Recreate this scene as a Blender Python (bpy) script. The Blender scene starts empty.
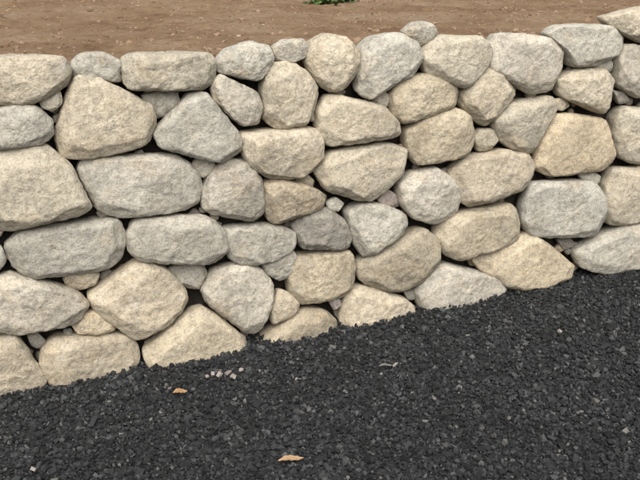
import bpy, math, random
import numpy as np
from mathutils import Vector, noise, Matrix
random.seed(7); rng=np.random.default_rng(11)
scene=bpy.context.scene
def link(o): scene.collection.objects.link(o); return o

# ---------------- camera (1.6 m eye height, looking down at a 1.2 m wall) ----
F_PX=900.0; PITCH=math.atan(315/900); YAW=math.radians(25); EYE=1.6; DIST=3.13
cam=bpy.data.cameras.new("camera"); cam.sensor_width=36; cam.lens=F_PX/640*36; cam.clip_end=1000; cam.clip_start=0.05
co=link(bpy.data.objects.new("camera",cam))
C=Vector((0,-DIST,EYE))
fh=Vector((math.sin(YAW),math.cos(YAW),0))
Fw=Vector((fh.x*math.cos(PITCH),fh.y*math.cos(PITCH),-math.sin(PITCH)))
R=Vector((math.cos(YAW),-math.sin(YAW),0)); U=R.cross(Fw)
co.matrix_world=Matrix(((R.x,U.x,-Fw.x,C.x),(R.y,U.y,-Fw.y,C.y),(R.z,U.z,-Fw.z,C.z),(0,0,0,1)))
scene.camera=co
def ray(x,y): return Fw*F_PX+R*(x-320)+U*(240-y)
def wallpt(x,y):      # survey of the wall face: photo -> (along wall, height)
    d=ray(x,y); t=(0-C.y)/d.y; p=C+d*t; return (p.x,p.z)
def groundpt(x,y,z=0.0):
    d=ray(x,y); t=(z-C.z)/d.z; p=C+d*t; return p

# ---------------- stones ------------------------------------------------
TINT={'c':(.485,.43,.335),'g':(.425,.398,.34),'w':(.51,.475,.405),'y':(.485,.415,.305),'b':(.39,.335,.25),
      'd':(.28,.26,.225),'p':(.33,.28,.25),'l':(.475,.44,.37)}
S=[
('c',[(-14,56),(35,53),(62,56),(71,68),(66,85),(40,100),(10,106),(-14,100)]),
('l',[(72,62),(82,54),(103,53),(120,60),(124,72),(121,82),(98,77),(72,76)]),
('c',[(122,58),(130,53),(170,51),(207,52),(213,60),(212,80),(205,89),(170,91),(130,89),(122,80)]),
('l',[(216,62),(228,48),(250,42),(268,46),(273,58),(266,72),(255,81),(235,78),(218,72)]),
('g',[(273,48),(285,41),(303,39),(311,47),(306,57),(292,63),(276,60)]),
('c',[(306,62),(312,42),(325,34),(345,38),(358,50),(356,72),(345,88),(330,92),(315,80)]),
('l',[(360,50),(372,37),(395,33),(414,40),(421,55),(412,72),(390,88),(368,99),(356,90),(356,72)]),
('g',[(402,32),(415,22),(430,23),(438,31),(430,42),(420,46),(410,38)]),
('c',[(421,48),(432,36),(460,32),(480,36),(490,50),(484,64),(462,88),(445,84),(428,76),(421,62)]),
('w',[(488,55),(497,33),(525,32),(556,38),(563,48),(558,75),(553,90),(530,94),(510,86),(490,70)]),
('l',[(546,34),(560,25),(590,23),(615,25),(622,38),(612,56),(590,66),(570,66),(563,50)]),
('c',[(600,17),(618,11),(640,7),(656,7),(656,42),(640,43),(624,36),(606,24)]),
('l',[(614,60),(622,44),(640,46),(656,50),(656,92),(632,97),(615,85)]),
('l',[(38,97),(48,90),(60,91),(62,103),(52,111),(42,107)]),
('g',[(-14,112),(15,103),(35,105),(50,118),(53,133),(42,143),(15,147),(-14,149)]),
('c',[(66,98),(74,77),(95,76),(125,88),(150,103),(156,125),(146,145),(120,155),(80,159),(60,154),(54,135),(58,112)]),
('g',[(143,96),(160,92),(178,93),(181,102),(170,113),(158,119),(148,110)]),
('l',[(153,133),(168,113),(188,93),(205,92),(222,108),(239,135),(238,152),(222,162),(190,156),(160,147)]),
('l',[(211,85),(218,73),(240,80),(256,92),(261,110),(255,123),(240,126),(225,112),(212,98)]),
('c',[(262,85),(270,65),(285,61),(305,70),(318,88),(314,110),(303,126),(275,128),(263,118)]),
('c',[(317,110),(328,94),(350,96),(380,104),(397,122),(396,136),(370,140),(345,148),(325,146),(317,130)]),
('g',[(372,98),(383,90),(391,97),(388,109),(378,107)]),
('y',[(390,95),(400,80),(425,73),(450,80),(458,93),(452,106),(425,117),(402,124),(391,115)]),
('c',[(461,92),(475,74),(490,68),(505,76),(515,92),(505,108),(485,126),(470,118),(462,105)]),
('y',[(405,130),(420,118),(455,108),(467,115),(472,135),(465,155),(440,163),(415,164),(406,150)]),
('c',[(474,138),(482,129),(495,130),(501,140),(494,149),(480,152)]),
('c',[(492,120),(510,103),(535,95),(552,96),(555,110),(545,132),(533,155),(515,151),(498,138)]),
('c',[(558,80),(575,69),(600,68),(612,80),(610,100),(600,114),(575,106),(560,97)]),
('c',[(556,100),(565,98),(572,106),(562,111),(555,108)]),
('y',[(545,135),(555,113),(580,110),(603,118),(612,150),(609,168),(585,174),(550,176),(535,170),(537,152)]),
('c',[(614,118),(622,106),(640,108),(656,110),(656,160),(630,163),(616,155),(613,135)]),
('g',[(592,68),(600,60),(612,58),(613,70),(603,74)]),
('d',[(613,90),(622,92),(630,101),(618,104)]),
('c',[(-14,152),(10,145),(45,143),(68,163),(85,190),(91,205),(80,213),(50,222),(10,229),(-14,225)]),
('w',[(78,170),(86,158),(110,160),(145,152),(175,155),(197,170),(202,190),(195,208),(160,214),(120,218),(98,210),(85,190)]),
('l',[(193,165),(202,155),(213,158),(216,168),(207,179),(196,174)]),
('g',[(203,190),(212,170),(230,160),(250,162),(260,180),(264,210),(255,221),(235,221),(212,214),(204,208)]),
('c',[(236,132),(250,128),(290,129),(315,127),(322,145),(318,165),(298,177),(270,178),(248,166),(240,148)]),
('b',[(262,182),(280,179),(305,184),(327,196),(320,208),(295,219),(270,224),(263,205)]),
('b',[(297,178),(308,175),(316,182),(312,190),(300,186)]),
('c',[(314,170),(330,152),(355,143),(385,142),(407,150),(408,163),(390,180),(370,202),(345,200),(325,190)]),
('w',[(398,185),(412,172),(435,167),(450,178),(459,195),(452,213),(430,222),(410,216),(399,202)]),
('p',[(378,200),(388,190),(397,196),(400,206),(385,209)]),
('c',[(449,172),(465,158),(505,149),(530,155),(535,170),(522,188),(495,198),(468,207),(452,192)]),
('w',[(521,205),(530,182),(550,177),(590,180),(601,195),(603,220),(590,235),(560,240),(530,236),(521,222)]),
('w',[(582,176),(595,172),(604,178),(600,187),(586,184)]),
('c',[(604,185),(612,168),(640,165),(656,167),(656,215),(630,223),(608,224),(603,205)]),
('y',[(435,232),(445,215),(480,206),(510,203),(517,218),(515,240),(490,250),(455,259),(440,250)]),
('g',[(6,245),(25,230),(60,220),(95,216),(117,218),(126,235),(120,260),(100,270),(60,272),(30,279),(12,265)]),
('l',[(127,235),(135,218),(170,213),(205,215),(222,228),(226,248),(215,262),(175,265),(140,260),(128,250)]),
('g',[(222,228),(240,223),(275,224),(295,232),(292,248),(270,262),(245,265),(228,258),(224,242)]),
('d',[(292,225),(305,212),(325,208),(342,218),(350,235),(345,248),(320,252),(300,248)]),
('w',[(327,203),(337,198),(345,204),(340,212),(330,210)]),
('l',[(345,212),(360,203),(385,204),(406,215),(400,232),(380,246),(362,257),(352,240)]),
('b',[(357,262),(375,250),(400,235),(420,226),(436,238),(437,262),(425,278),(400,289),(375,289),(358,278)]),
('g',[(262,262),(275,252),(290,247),(298,258),(292,275),(280,281),(266,274)]),
('y',[(288,275),(297,256),(320,250),(350,250),(355,270),(348,295),(325,301),(300,304),(290,295)]),
('w',[(413,292),(425,275),(445,263),(475,265),(500,277),(508,290),(480,302),(445,315),(425,315)]),
('y',[(472,258),(495,243),(530,230),(550,240),(570,258),(578,270),(560,285),(530,292),(500,285),(480,270)]),
('l',[(573,250),(590,238),(620,225),(640,222),(656,226),(656,266),(640,268),(600,272),(578,266)]),
('d',[(560,241),(572,239),(578,246),(566,251)]),
('l',[(-14,205),(2,205),(7,222),(0,238),(-14,240)]),
('g',[(-14,246),(2,247),(6,262),(-2,272),(-14,272)]),
('c',[(64,278),(72,268),(92,266),(100,275),(95,286),(80,291),(68,288)]),
('l',[(-14,285),(10,273),(40,278),(75,290),(89,302),(75,322),(50,328),(15,332),(-14,325)]),
('c',[(88,295),(110,275),(140,259),(165,268),(185,288),(187,302),(165,325),(135,339),(115,325),(95,310)]),
('g',[(168,272),(185,265),(203,263),(208,275),(200,290),(188,288),(175,280)]),
('l',[(202,290),(212,272),(235,263),(260,268),(272,282),(270,305),(258,330),(245,332),(225,315),(207,303)]),
('c',[(270,310),(278,289),(290,293),(300,305),(290,315),(272,324)]),
('b',[(254,345),(270,330),(300,310),(320,308),(336,320),(333,338),(310,352),(280,362),(262,364)]),
('c',[(340,318),(348,290),(365,286),(400,296),(416,308),(413,324),(380,336),(345,340)]),
('y',[(142,350),(165,325),(200,303),(225,318),(245,338),(253,352),(235,368),(200,376),(165,378),(148,366)]),
('c',[(42,350),(55,337),(90,334),(125,334),(138,345),(136,367),(115,380),(75,388),(50,384),(40,365)]),
('y',[(72,325),(85,313),(97,310),(112,320),(115,330),(95,334),(78,333)]),
('c',[(-14,340),(15,333),(28,350),(46,378),(44,392),(20,398),(-14,400)]),
('d',[(28,337),(38,335),(47,343),(40,350),(32,347)]),
('l',[(-14,333),(3,328),(8,335),(-2,339),(-14,340)]),
('p',[(329,300),(338,296),(342,306),(334,310)]),
('d',[(404,292),(414,290),(416,298),(408,300)]),
('d',[(10,240),(22,228),(30,228),(14,240)]),
]
def chaikin(p,r):
    out=[]; n=len(p)
    for i in range(n):
        a=p[i]; b=p[(i+1)%n]; out.append(a*(1-r)+b*r); out.append(a*r+b*(1-r))
    return np.array(out)
def straighten(p):
    # keep only the real corners so that the edges between them run straight
    p=list(p)
    while len(p)>7:
        best=None
        for i in range(len(p)):
            a,b,c=p[i-1],p[i],p[(i+1)%len(p)]
            u=b-a; w=c-b; t=abs(math.degrees(math.atan2(u[0]*w[1]-u[1]*w[0],u@w)))
            if best is None or t<best[0]: best=(t,i)
        if best[0]>20: break
        p.pop(best[1])
    p=np.array(p); c=p.mean(0)
    return c+(p-c)*1.03
V=[];FC=[];TC=[]; base=0
def smin(a,b,k):
    h=np.clip(.5+.5*(b-a)/k,0,1); return b*(1-h)+a*h-k*h*(1-h)
def add_stone(poly,tint,yoff=0.0,N=116,K=32,KB=7,depth=None):
    global base
    poly=np.array(poly,float)
    A=0.5*np.sum(poly[:,0]*np.roll(poly[:,1],-1)-np.roll(poly[:,0],-1)*poly[:,1])
    if A<0: poly=poly[::-1]; A=-A
    if depth is None: poly=straighten(poly)
    p=chaikin(chaikin(poly,.11),.25)
    seg=np.linalg.norm(np.roll(p,-1,0)-p,axis=1); L=np.concatenate([[0],np.cumsum(seg)])
    pp=np.vstack([p,p[:1]]); s=np.linspace(0,L[-1],N,endpoint=False)
    b=np.stack([np.interp(s,L,pp[:,0]),np.interp(s,L,pp[:,1])],1)
    c=b.mean(0)
    rm=math.sqrt(A/math.pi)
    dv=b-c; dl=np.linalg.norm(dv,axis=1)[:,None]; b=c+dv*(1+.003/dl)
    Df=depth or min(.062,rm*.55)*random.uniform(.85,1.1)
    Db=min(.15,rm*1.2)
    pe=random.uniform(5.5,9.); q=random.uniform(1.8,2.2)
    facets=[(random.uniform(0,6.283),random.uniform(.15,.55),random.uniform(.88,1.05)) for _ in range(random.randint(2,4))]
    tiltx=random.uniform(-.06,.06); tilty=random.uniform(-.06,.09)
    arr=[]
    for k in range(1,K+1): arr.append((math.sin(math.pi/2*(k/K))**.9,1))
    for k in range(1,KB+1): arr.append((math.cos(math.pi/2*k/(KB+.6)),-1))
    def front(xy,r):
        h=(1-r**pe)**(1/q)*Df
        d=xy-c
        for th,sl,a in facets:
            pl=Df*(a-sl*((d[:,0]*math.cos(th)+d[:,1]*math.sin(th))/rm-.25))
            h=np.minimum(h,np.maximum(smin(h,pl,.003),h*.3))
        h=h-(d[:,0]*tiltx+d[:,1]*tilty)*(1-r**4)
        return h
    P=[np.array([[c[0],-front(np.array([c]),0.0)[0],c[1]]])]
    for r,sd in arr:
        r=min(r,1.0); xy=c+(b-c)*r
        if sd>0: y=-front(xy,r)
        else: y=np.full(N,(1-r**2.5)**.5*Db)
        P.append(np.stack([xy[:,0],y,xy[:,1]],1))
    P.append(np.array([[c[0],Db,c[1]]]))
    P=np.concatenate(P)
    off=Vector((random.uniform(0,50),random.uniform(0,50),random.uniform(0,50)))
    cen=np.array([c[0],.02,c[1]])
    D=P-cen; Rr=np.linalg.norm(D,axis=1)+1e-9; D=D/Rr[:,None]
    # cleaved faces: clip by random planes, mostly arris chamfers of the front face
    rad=Rr.copy()
    for _ in range(random.randint(10,16) if depth is None else 4):
        th=random.uniform(0,6.283); el=random.uniform(.55,1.2)
        nn=np.array([math.cos(th)*math.cos(el),-math.sin(el),math.sin(th)*math.cos(el)])
        dn=D@nn; sup=(dn*Rr).max(); dd=sup*random.uniform(.88,.985)
        lim=np.where(dn>.05,dd/np.maximum(dn,.05),9.)
        rad=smin(rad,lim,.002)
    P=cen+D*rad[:,None]
    am=min(1,rm/.08)
    disp=np.empty(len(P))
    for i,v in enumerate(P):
        w=Vector(v)
        n1=noise.noise(w*12+off); n2=noise.fractal(w*34+off,.6,2.1,5); n3=noise.noise(w*21-off)
        disp[i]=am*(.0042*n1+.0034*n2-.0040*abs(n3))
    P=P+D*disp[:,None]; P[:,1]+=yoff
    n=len(P)
    V.append(P)
    rings=len(arr)
    f=[]
    for i in range(N):
        j=(i+1)%N
        f.append((0,1+i,1+j))
        for k in range(rings-1):
            a=1+k*N
            f.append((a+i,a+N+i,a+N+j,a+j))
        a=1+(rings-1)*N
        f.append((a+i,n-1,a+j))
    f=[tuple(x+base for x in ff) for ff in f]
    FC.extend(f); base+=n
    wm=random.uniform(-.02,.028)
    t=np.array(tint)*random.uniform(.9,1.06)*np.array([1+wm,1,1-wm])
    TC.append(np.tile(np.append(t,random.random()),(n,1)))
for key,pl in S:
    pw=[wallpt(*q) for q in pl]
    xs=[a[0] for a in pl]; size=(max(xs)-min(xs))
    yo=random.uniform(-.014,.010)+(.014 if size<42 else 0)
    add_stone(pw,TINT[key],yo)
u0=wallpt(-17,230)[0]; u1=wallpt(659,140)[0]; WID=u1-u0
H=np.mean([wallpt(*q)[1] for q in [(30,55),(170,52),(330,36),(450,34),(600,24)]])
# chinking rubble in the joints
for i in range(420):
    cx=random.uniform(u0,u1); cz=random.uniform(0.02,H-.07); r=random.uniform(.016,.032)
    k=random.randint(4,6)
    pl=[(cx+r*random.uniform(.7,1.3)*math.cos(6.283*a/k),cz+r*random.uniform(.5,1.0)*math.sin(6.283*a/k)) for a in range(k)]
    add_stone(pl,[x*.7 for x in TINT[random.choice('gdpblc')]],random.uniform(.03,.065),N=22,K=6,KB=2,depth=.018)
def mkmesh(name,V,F,tint=None,smooth=True):
    me=bpy.data.meshes.new(name); me.from_pydata(V.tolist() if hasattr(V,'tolist') else V,[],F)
    if tint is not None:
        at=me.color_attributes.new("tint",'FLOAT_COLOR','POINT'); at.data.foreach_set("color",tint.astype(np.float32).ravel())
    me.polygons.foreach_set("use_smooth",[smooth]*len(me.polygons)); me.update()
    return me

# ---------------- materials -------------------------------------------
class NT:
    def __init__(s,name):
        s.m=bpy.data.materials.new(name); s.m.use_nodes=True; s.t=s.m.node_tree; s.t.nodes.clear()
        s.out=s.n('ShaderNodeOutputMaterial'); s.b=s.n('ShaderNodeBsdfPrincipled'); s.l(s.b.outputs[0],s.out.inputs[0])
    def n(s,k,**kw):
        x=s.t.nodes.new(k)
        for a,v in kw.items(): setattr(x,a,v)
        return x
    def l(s,a,b): s.t.links.new(a,b)
    def noise(s,vec,sc,det=6,rough=.6):
        x=s.n('ShaderNodeTexNoise'); x.inputs['Scale'].default_value=sc; x.inputs['Detail'].default_value=det; x.inputs['Roughness'].default_value=rough
        s.l(vec,x.inputs['Vector']); return x.outputs['Fac']
    def ramp(s,fac,stops):
        x=s.n('ShaderNodeValToRGB'); e=x.color_ramp.elements
        while len(e)<len(stops): e.new(.5)
        for el,(p,c) in zip(e,stops): el.position=p; el.color=(c,c,c,1) if isinstance(c,(int,float)) else (*c,1)
        s.l(fac,x.inputs[0]); return x.outputs[0]
    def mix(s,a,b,fac,mode='MIX'):
        x=s.n('ShaderNodeMix',data_type='RGBA',blend_type=mode)
        for v,i in ((fac,0),(a,6),(b,7)):
            if hasattr(v,'is_output'): s.l(v,x.inputs[i])
            elif isinstance(v,tuple): x.inputs[i].default_value=(*v,1)
            else: x.inputs[i].default_value=v
        return x.outputs[2]
    def bump(s,h,st,dist,prev=None):
        x=s.n('ShaderNodeBump'); x.inputs['Strength'].default_value=st; x.inputs['Distance'].default_value=dist
        s.l(h,x.inputs['Height'])
        if prev: s.l(prev,x.inputs['Normal'])
        return x.outputs[0]
g=NT("granite_fieldstone"); wp=g.n('ShaderNodeNewGeometry').outputs['Position']
vc=g.n('ShaderNodeVertexColor',layer_name='tint'); tn=vc.outputs[0]
mul=g.n('ShaderNodeMath',operation='MULTIPLY'); mul.inputs[1].default_value=37; g.l(vc.outputs[1],mul.inputs[0])
ad=g.n('ShaderNodeVectorMath',operation='ADD'); g.l(wp,ad.inputs[0]); g.l(mul.outputs[0],ad.inputs[1]); pos=ad.outputs[0]
c=g.mix(tn,g.ramp(g.noise(pos,6,5),[(.36,.80),(.5,1.0),(.66,1.12)]),1.0,'MULTIPLY')
c=g.mix(c,(.43,.325,.20),g.ramp(g.noise(pos,9,8,.7),[(.52,0.0),(.74,.5)]))
c=g.mix(c,(.23,.22,.20),g.ramp(g.noise(pos,17,8,.74),[(.53,0.0),(.72,.55)]))
c=g.mix(c,(.57,.55,.49),g.ramp(g.noise(pos,14,8,.76),[(.55,0.0),(.72,.5)]))
c=g.mix(c,g.ramp(g.noise(pos,140,3,.75),[(.34,.48),(.44,.92),(.55,1.0),(.68,1.25)]),.75,'MULTIPLY')
c=g.mix(c,g.ramp(g.noise(pos,48,7,.76),[(.34,.6),(.5,1.0),(.7,1.2)]),.75,'MULTIPLY')
g.l(c,g.b.inputs['Base Color']); g.b.inputs['Roughness'].default_value=.95; g.b.inputs['Specular IOR Level'].default_value=.2
b1=g.bump(g.noise(pos,34,9,.7),.75,.013); b2=g.bump(g.noise(pos,150,4,.7),.45,.004,b1); g.l(b2,g.b.inputs['Normal'])
m_stone=g.m
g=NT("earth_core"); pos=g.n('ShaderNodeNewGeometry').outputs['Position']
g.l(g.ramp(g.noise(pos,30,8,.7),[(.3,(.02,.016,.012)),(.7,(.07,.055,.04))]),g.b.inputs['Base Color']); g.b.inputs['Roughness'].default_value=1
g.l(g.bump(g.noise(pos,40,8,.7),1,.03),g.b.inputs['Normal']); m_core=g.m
g=NT("bare_soil_mat"); pos=g.n('ShaderNodeNewGeometry').outputs['Position']
c=g.ramp(g.noise(pos,2.2,9,.72),[(.32,(.175,.104,.06)),(.48,(.25,.167,.10)),(.6,(.30,.212,.137)),(.72,(.29,.232,.17))])
c=g.mix(c,g.ramp(g.noise(pos,22,8,.8),[(.3,.5),(.5,1.0),(.72,1.3)]),.8,'MULTIPLY')
g.l(c,g.b.inputs['Base Color']); g.b.inputs['Roughness'].default_value=1; g.b.inputs['Specular IOR Level'].default_value=.1
g.l(g.bump(g.noise(pos,40,8,.75),.9,.022),g.b.inputs['Normal']); m_soil=g.m
g=NT("soil_clod_mat"); pos=g.n('ShaderNodeNewGeometry')
c=g.ramp(pos.outputs['Random Per Island'],[(0,(.14,.085,.05)),(.6,(.22,.145,.09)),(.97,(.27,.19,.125)),(1,(.31,.26,.20))])
g.l(c,g.b.inputs['Base Color']); g.b.inputs['Roughness'].default_value=1; m_clod=g.m
g=NT("crushed_gravel_mat"); ge=g.n('ShaderNodeNewGeometry')
c=g.ramp(ge.outputs['Random Per Island'],[(0,(.007,.0073,.008)),(.5,(.018,.019,.0205)),(.86,(.036,.038,.040)),(.975,(.068,.069,.07)),(1,(.13,.125,.115))])
c=g.mix(c,g.ramp(g.noise(ge.outputs['Position'],260,4,.7),[(.3,.6),(.7,1.35)]),.8,'MULTIPLY')
c=g.mix(c,g.ramp(g.noise(ge.outputs['Position'],2.6,5,.6),[(.35,.8),(.65,1.2)]),1.0,'MULTIPLY')
g.l(c,g.b.inputs['Base Color']); g.b.inputs['Roughness'].default_value=.8; g.b.inputs['Specular IOR Level'].default_value=.35
g.l(g.bump(g.noise(ge.outputs['Position'],330,4,.7),.5,.002),g.b.inputs['Normal']); m_grav=g.m
g=NT("gravel_bed_mat"); ge=g.n('ShaderNodeNewGeometry'); pos=ge.outputs['Position']
vo=g.n('ShaderNodeTexVoronoi'); vo.inputs['Scale'].default_value=62; g.l(pos,vo.inputs['Vector'])
c=g.mix((.018,.019,.021),g.ramp(vo.outputs['Color'],[(0,.4),(1,1.8)]),1.0,'MULTIPLY')
g.l(c,g.b.inputs['Base Color']); g.b.inputs['Roughness'].default_value=.8
g.l(g.bump(vo.outputs['Distance'],1,.01),g.b.inputs['Normal']); m_bed=g.m

# ---------------- wall assembly ---------------------------------------
wall=link(bpy.data.objects.new("dry_stone_wall",None))
me=mkmesh("stones",np.concatenate(V),FC,np.concatenate(TC)); me.materials.append(m_stone)
for k in (0,-1,1,-2,2):
    o=link(bpy.data.objects.new("stones",me)); o.parent=wall
    if k%2: # neighbouring lengths of wall
        o.scale=(-1,1,1); o.location.x=(2*u0 if k<0 else 2*u1)
    elif k: o.location.x=k*WID
# core
def gridmesh(name,x0,x1,nx,y0,y1,ny,fn,mat,smooth=True):
    X=np.linspace(x0,x1,nx); Y=np.linspace(y0,y1,ny)
    v=[fn(x,y) for y in Y for x in X]
    f=[(j*nx+i,j*nx+i+1,(j+1)*nx+i+1,(j+1)*nx+i) for j in range(ny-1) for i in range(nx-1)]
    me=mkmesh(name,v,f,None,smooth); me.materials.append(mat); return me
XL=u0-2*WID; XR=u1+2*WID
ZS=H-.055
o=link(bpy.data.objects.new("earth_core",gridmesh("core",XL,XR,500,-.05,H-.09,50,lambda x,z:(x,.08+.02*noise.noise(Vector((x*12,z*12,0))),z),m_core))); o.parent=wall
# ---------------- upper soil ------------------------------------------
def soilz(x,y):
    return ZS+.018*(y-.1)*.3+.03*noise.noise(Vector((x*1.3,y*1.3,3)))*min(1,y)+.015*noise.fractal(Vector((x*6,y*6,1)),.8,2,4)
def sf(x,y):
    if y<.06: return (x,.07,H-.12)
    return (x,y,soilz(x,y))
Ynear=6.5
soil=link(bpy.data.objects.new("bare_soil",gridmesh("bare_soil",XL,XR,420,.03,Ynear,200,sf,m_soil)))
far=mkmesh("far",[(-400,Ynear-.3,ZS-.02),(400,Ynear-.3,ZS-.02),(400,500,ZS+2),(-400,500,ZS+2),
   (-400,.1,-.02),(XL+.02,.1,-.02),(XL+.02,.1,H-.1),(-400,.1,H-.1),(XR-.02,.1,-.02),(400,.1,-.02),(400,.1,H-.1),(XR-.02,.1,H-.1),
   (XL+.02,Ynear-.3,ZS-.02),(XR-.02,Ynear-.3,ZS-.02)],
   [(0,1,2,3),(4,5,6,7),(8,9,10,11),(7,6,12,0),(11,10,1,13)],None,False)
far.materials.append(m_soil)
fo=link(bpy.data.objects.new("soil_beyond",far)); fo.parent=soil

# ---------------- scatter helper ---------------------------------------
t=(1+5**.5)/2
ICO=np.array([(-1,t,0),(1,t,0),(-1,-t,0),(1,-t,0),(0,-1,t),(0,1,t),(0,-1,-t),(0,1,-t),(t,0,-1),(t,0,1),(-t,0,-1),(-t,0,1)])/1.9
ICF=np.array([(0,11,5),(0,5,1),(0,1,7),(0,7,10),(0,10,11),(1,5,9),(5,11,4),(11,10,2),(10,7,6),(7,1,8),(3,9,4),(3,4,2),(3,2,6),(3,6,8),(3,8,9),(4,9,5),(2,4,11),(6,2,10),(8,6,7),(9,8,1)])
CUB=np.array([(-1,-1,-1),(1,-1,-1),(1,1,-1),(-1,1,-1),(-1,-1,1),(1,-1,1),(1,1,1),(-1,1,1)])*.72
CUF=np.array([(0,3,2),(0,2,1),(4,5,6),(4,6,7),(0,1,5),(0,5,4),(1,2,6),(1,6,5),(2,3,7),(2,7,6),(3,0,4),(3,4,7)])
def chips(pts,size,jit,flat,tilt):
    n=len(pts); out=[];fs=[];bs=0
    pick=rng.random(n)<.5
    for tv,tf,sel in ((ICO,ICF,pick),(CUB,CUF,~pick)):
        m=sel.sum(); k=len(tv)
        v=np.tile(tv,(m,1,1))+rng.uniform(-jit,jit,(m,k,3))
        sc=np.stack([rng.uniform(.75,1.35,m),rng.uniform(.55,.95,m),rng.uniform(flat*.7,flat*1.3,m)],1)
        v=v*sc[:,None,:]*size[sel][:,None,None]
        a=rng.uniform(0,6.283,m); bx=rng.normal(0,tilt,m); by=rng.normal(0,tilt,m)
        ca,sa=np.cos(a),np.sin(a); z=np.zeros(m); o1=np.ones(m)
        Rz=np.stack([ca,-sa,z,sa,ca,z,z,z,o1],1).reshape(m,3,3)
        Rx=np.stack([o1,z,z,z,np.cos(bx),-np.sin(bx),z,np.sin(bx),np.cos(bx)],1).reshape(m,3,3)
        Ry=np.stack([np.cos(by),z,np.sin(by),z,o1,z,-np.sin(by),z,np.cos(by)],1).reshape(m,3,3)
        M=Rx@Ry@Rz
        v=np.einsum('nij,nkj->nki',M,v)+pts[sel][:,None,:]
        out.append(v.reshape(-1,3)); f=(tf[None]+(np.arange(m)*k)[:,None,None]).reshape(-1,3)+bs; fs.append(f); bs+=m*k
    return np.concatenate(out),np.concatenate(fs)
def fastmesh(name,v,f,mat):
    me=bpy.data.meshes.new(name); me.vertices.add(len(v)); me.vertices.foreach_set("co",v.astype(np.float32).ravel())
    me.loops.add(len(f)*3); me.loops.foreach_set("vertex_index",f.astype(np.int32).ravel())
    me.polygons.add(len(f)); me.polygons.foreach_set("loop_start",np.arange(0,len(f)*3,3,dtype=np.int32))
    me.update(calc_edges=True); me.validate(); me.materials.append(mat)
    me.polygons.foreach_set("use_smooth",[False]*len(f)); return me
# ---------------- gravel -----------------------------------------------
def gz(x,y):
    return .014*math.sin(x*2.1+y*1.3)*math.sin(y*2.7-x)*min(1,-y*3+.1)+.008*noise.noise(Vector((x*7,y*7,5)))-.006
n=118000
gx=rng.uniform(-2.4,3.8,n); gy=.06-rng.random(n)*2.0
size=np.clip(rng.lognormal(math.log(.0055),.46,n),.0025,.017)
gzv=np.array([gz(a,b) for a,b in zip(gx,gy)])+rng.uniform(0.0,.013,n)
v,f=chips(np.stack([gx,gy,gzv],1),size,.28,.65,.7)
ground=link(bpy.data.objects.new("gravel_ground",gridmesh("gravel_ground",-9,10,300,-5,.1,90,lambda x,y:(x,y,(gz(x,y) if y>-2.6 else gz(x,-2.6))),m_bed)))
gf=mkmesh("gravel_far",[(-400,-400,-.05),(400,-400,-.05),(400,.1,-.05),(-400,.1,-.05)],[(0,1,2,3)],None,False); gf.materials.append(m_bed)
o=link(bpy.data.objects.new("gravel_beyond",gf)); o.parent=ground
o=link(bpy.data.objects.new("loose_gravel",fastmesh("loose_gravel",v,f,m_grav))); o.parent=ground
# soil clods
n=14000
cx=rng.uniform(-2.5,6,n); cy=.12+rng.random(n)**1.2*4.6
cz=np.array([soilz(a,b) for a,b in zip(cx,cy)])
cs=np.clip(rng.lognormal(math.log(.0047),.55,n),.002,.02)
v,f=chips(np.stack([cx,cy,cz],1),cs,.25,.6,.3)
o=link(bpy.data.objects.new("soil_clods",fastmesh("soil_clods",v,f,m_clod))); o.parent=soil

# ---------------- fallen leaves ------------------------------------------
def flat_mat(name,col):
    g=NT(name); pos=g.n('ShaderNodeNewGeometry').outputs['Position']
    g.l(g.mix(col,g.ramp(g.noise(pos,120,4),[(.3,.6),(.7,1.25)]),.8,'MULTIPLY'),g.b.inputs['Base Color']); g.b.inputs['Roughness'].default_value=.7; return g.m
def leaf(px,py,length,width,ang,col,name="dry_leaf"):
    p=groundpt(px,py,.014); p.z=gz(p.x,p.y)+.020; vs=[];fs=[]; n=12
    for i in range(n+1):
        t=i/n; w=width*math.sin(math.pi*t)**.8*(1+.15*math.sin(i*2.3)); x=(t-.5)*length
        z=.006*math.sin(t*5); 
        vs+=[(x,-w/2,z+.006),(x,0,z),(x,w/2,z+.005)]
    for i in range(n):
        a=i*3; fs+=[(a,a+3,a+4,a+1),(a+1,a+4,a+5,a+2)]
    me=mkmesh(name,vs,fs); me.materials.append(flat_mat(name+"_mat",col))
    o=link(bpy.data.objects.new(name,me)); o.location=p; o.rotation_euler=(.15,-.1,ang); return o
leaf(180,389,.055,.03,-.1,(.30,.18,.09)); leaf(291,461,.085,.026,-.25,(.31,.20,.11))
leaf(298,377,.03,.014,.3,(.25,.22,.19)); leaf(386,365,.06,.016,-.2,(.13,.13,.11))
# pale stone chips at wall foot
pc=[]
for (x,y) in [(207,373),(213,371),(219,372),(228,370),(241,367),(233,373),(34,470),(395,364),(560,330)]:
    p=groundpt(x,y,.012); pc.append((p.x,p.y,gz(p.x,p.y)+.018))
v,f=chips(np.array(pc),rng.uniform(.008,.015,len(pc)),.25,.5,.4)
g=NT("pale_chip_mat"); g.b.inputs['Base Color'].default_value=(.24,.21,.195,1); g.b.inputs['Roughness'].default_value=.9
o=link(bpy.data.objects.new("pale_stone_chips",fastmesh("pale_stone_chips",v,f,g.m)))

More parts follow.
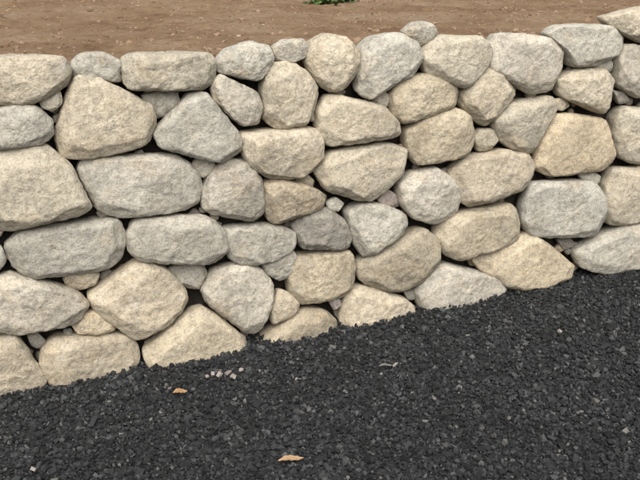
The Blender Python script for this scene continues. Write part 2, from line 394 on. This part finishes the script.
# ---------------- weed at back of soil -----------------------------------
g=NT("weed_leaf_mat"); ge=g.n('ShaderNodeNewGeometry')
g.l(g.ramp(ge.outputs['Random Per Island'],[(0,(.05,.09,.02)),(.6,(.10,.16,.04)),(1,(.20,.24,.09))]),g.b.inputs['Base Color']); g.b.inputs['Roughness'].default_value=.6
vs=[];fs=[]
for k in range(70):
    a=random.uniform(0,6.283); L=random.uniform(.05,.16); w=random.uniform(.008,.02); up=random.uniform(.3,1.3)
    bx,by=random.gauss(0,.05),random.gauss(0,.03); b0=len(vs); m=6
    for i in range(m+1):
        t=i/m; rad=L*t*math.cos(up)+.02*t*t; z=L*t*math.sin(up)-.05*t*t
        ww=w*math.sin(math.pi*min(1,t*.9+.08)); dx,dy=math.cos(a),math.sin(a)
        vs+=[(bx+dx*rad-dy*ww,by+dy*rad+dx*ww,z),(bx+dx*rad+dy*ww,by+dy*rad-dx*ww,z)]
    for i in range(m): q=b0+2*i; fs.append((q,q+2,q+3,q+1))
me=mkmesh("weed",vs,fs); me.materials.append(g.m)
for (x,y) in [(322,3),(296,-5),(340,0)]:
    o=link(bpy.data.objects.new("weed_plant",me)); p=groundpt(x,y,ZS+.02); p.z=soilz(p.x,p.y); o.location=p; o.rotation_euler.z=x

# ---------------- light ---------------------------------------------------
EL=math.radians(50)
sd=Vector((-.40*math.cos(EL),-.917*math.cos(EL),math.sin(EL))).normalized()
sl=bpy.data.lights.new("sun",'SUN'); sl.energy=4.1; sl.angle=math.radians(65); sl.color=(1,.955,.88)
so=link(bpy.data.objects.new("sun",sl)); so.rotation_euler=sd.to_track_quat('Z','Y').to_euler()
w=bpy.data.worlds.new("World"); scene.world=w; w.use_nodes=True; nt=w.node_tree
sky=nt.nodes.new('ShaderNodeTexSky'); sky.sky_type='NISHITA'; sky.sun_disc=False; sky.sun_elevation=EL; sky.sun_rotation=math.atan2(sd.x,sd.y)
sky.dust_density=4; sky.air_density=1.2
hs=nt.nodes.new('ShaderNodeHueSaturation'); hs.inputs['Saturation'].default_value=.3
nt.links.new(sky.outputs[0],hs.inputs['Color']); bg=nt.nodes['Background']; nt.links.new(hs.outputs[0],bg.inputs[0]); bg.inputs[1].default_value=.15
scene.view_settings.view_transform='Standard'; scene.view_settings.look='None'; scene.view_settings.exposure=0
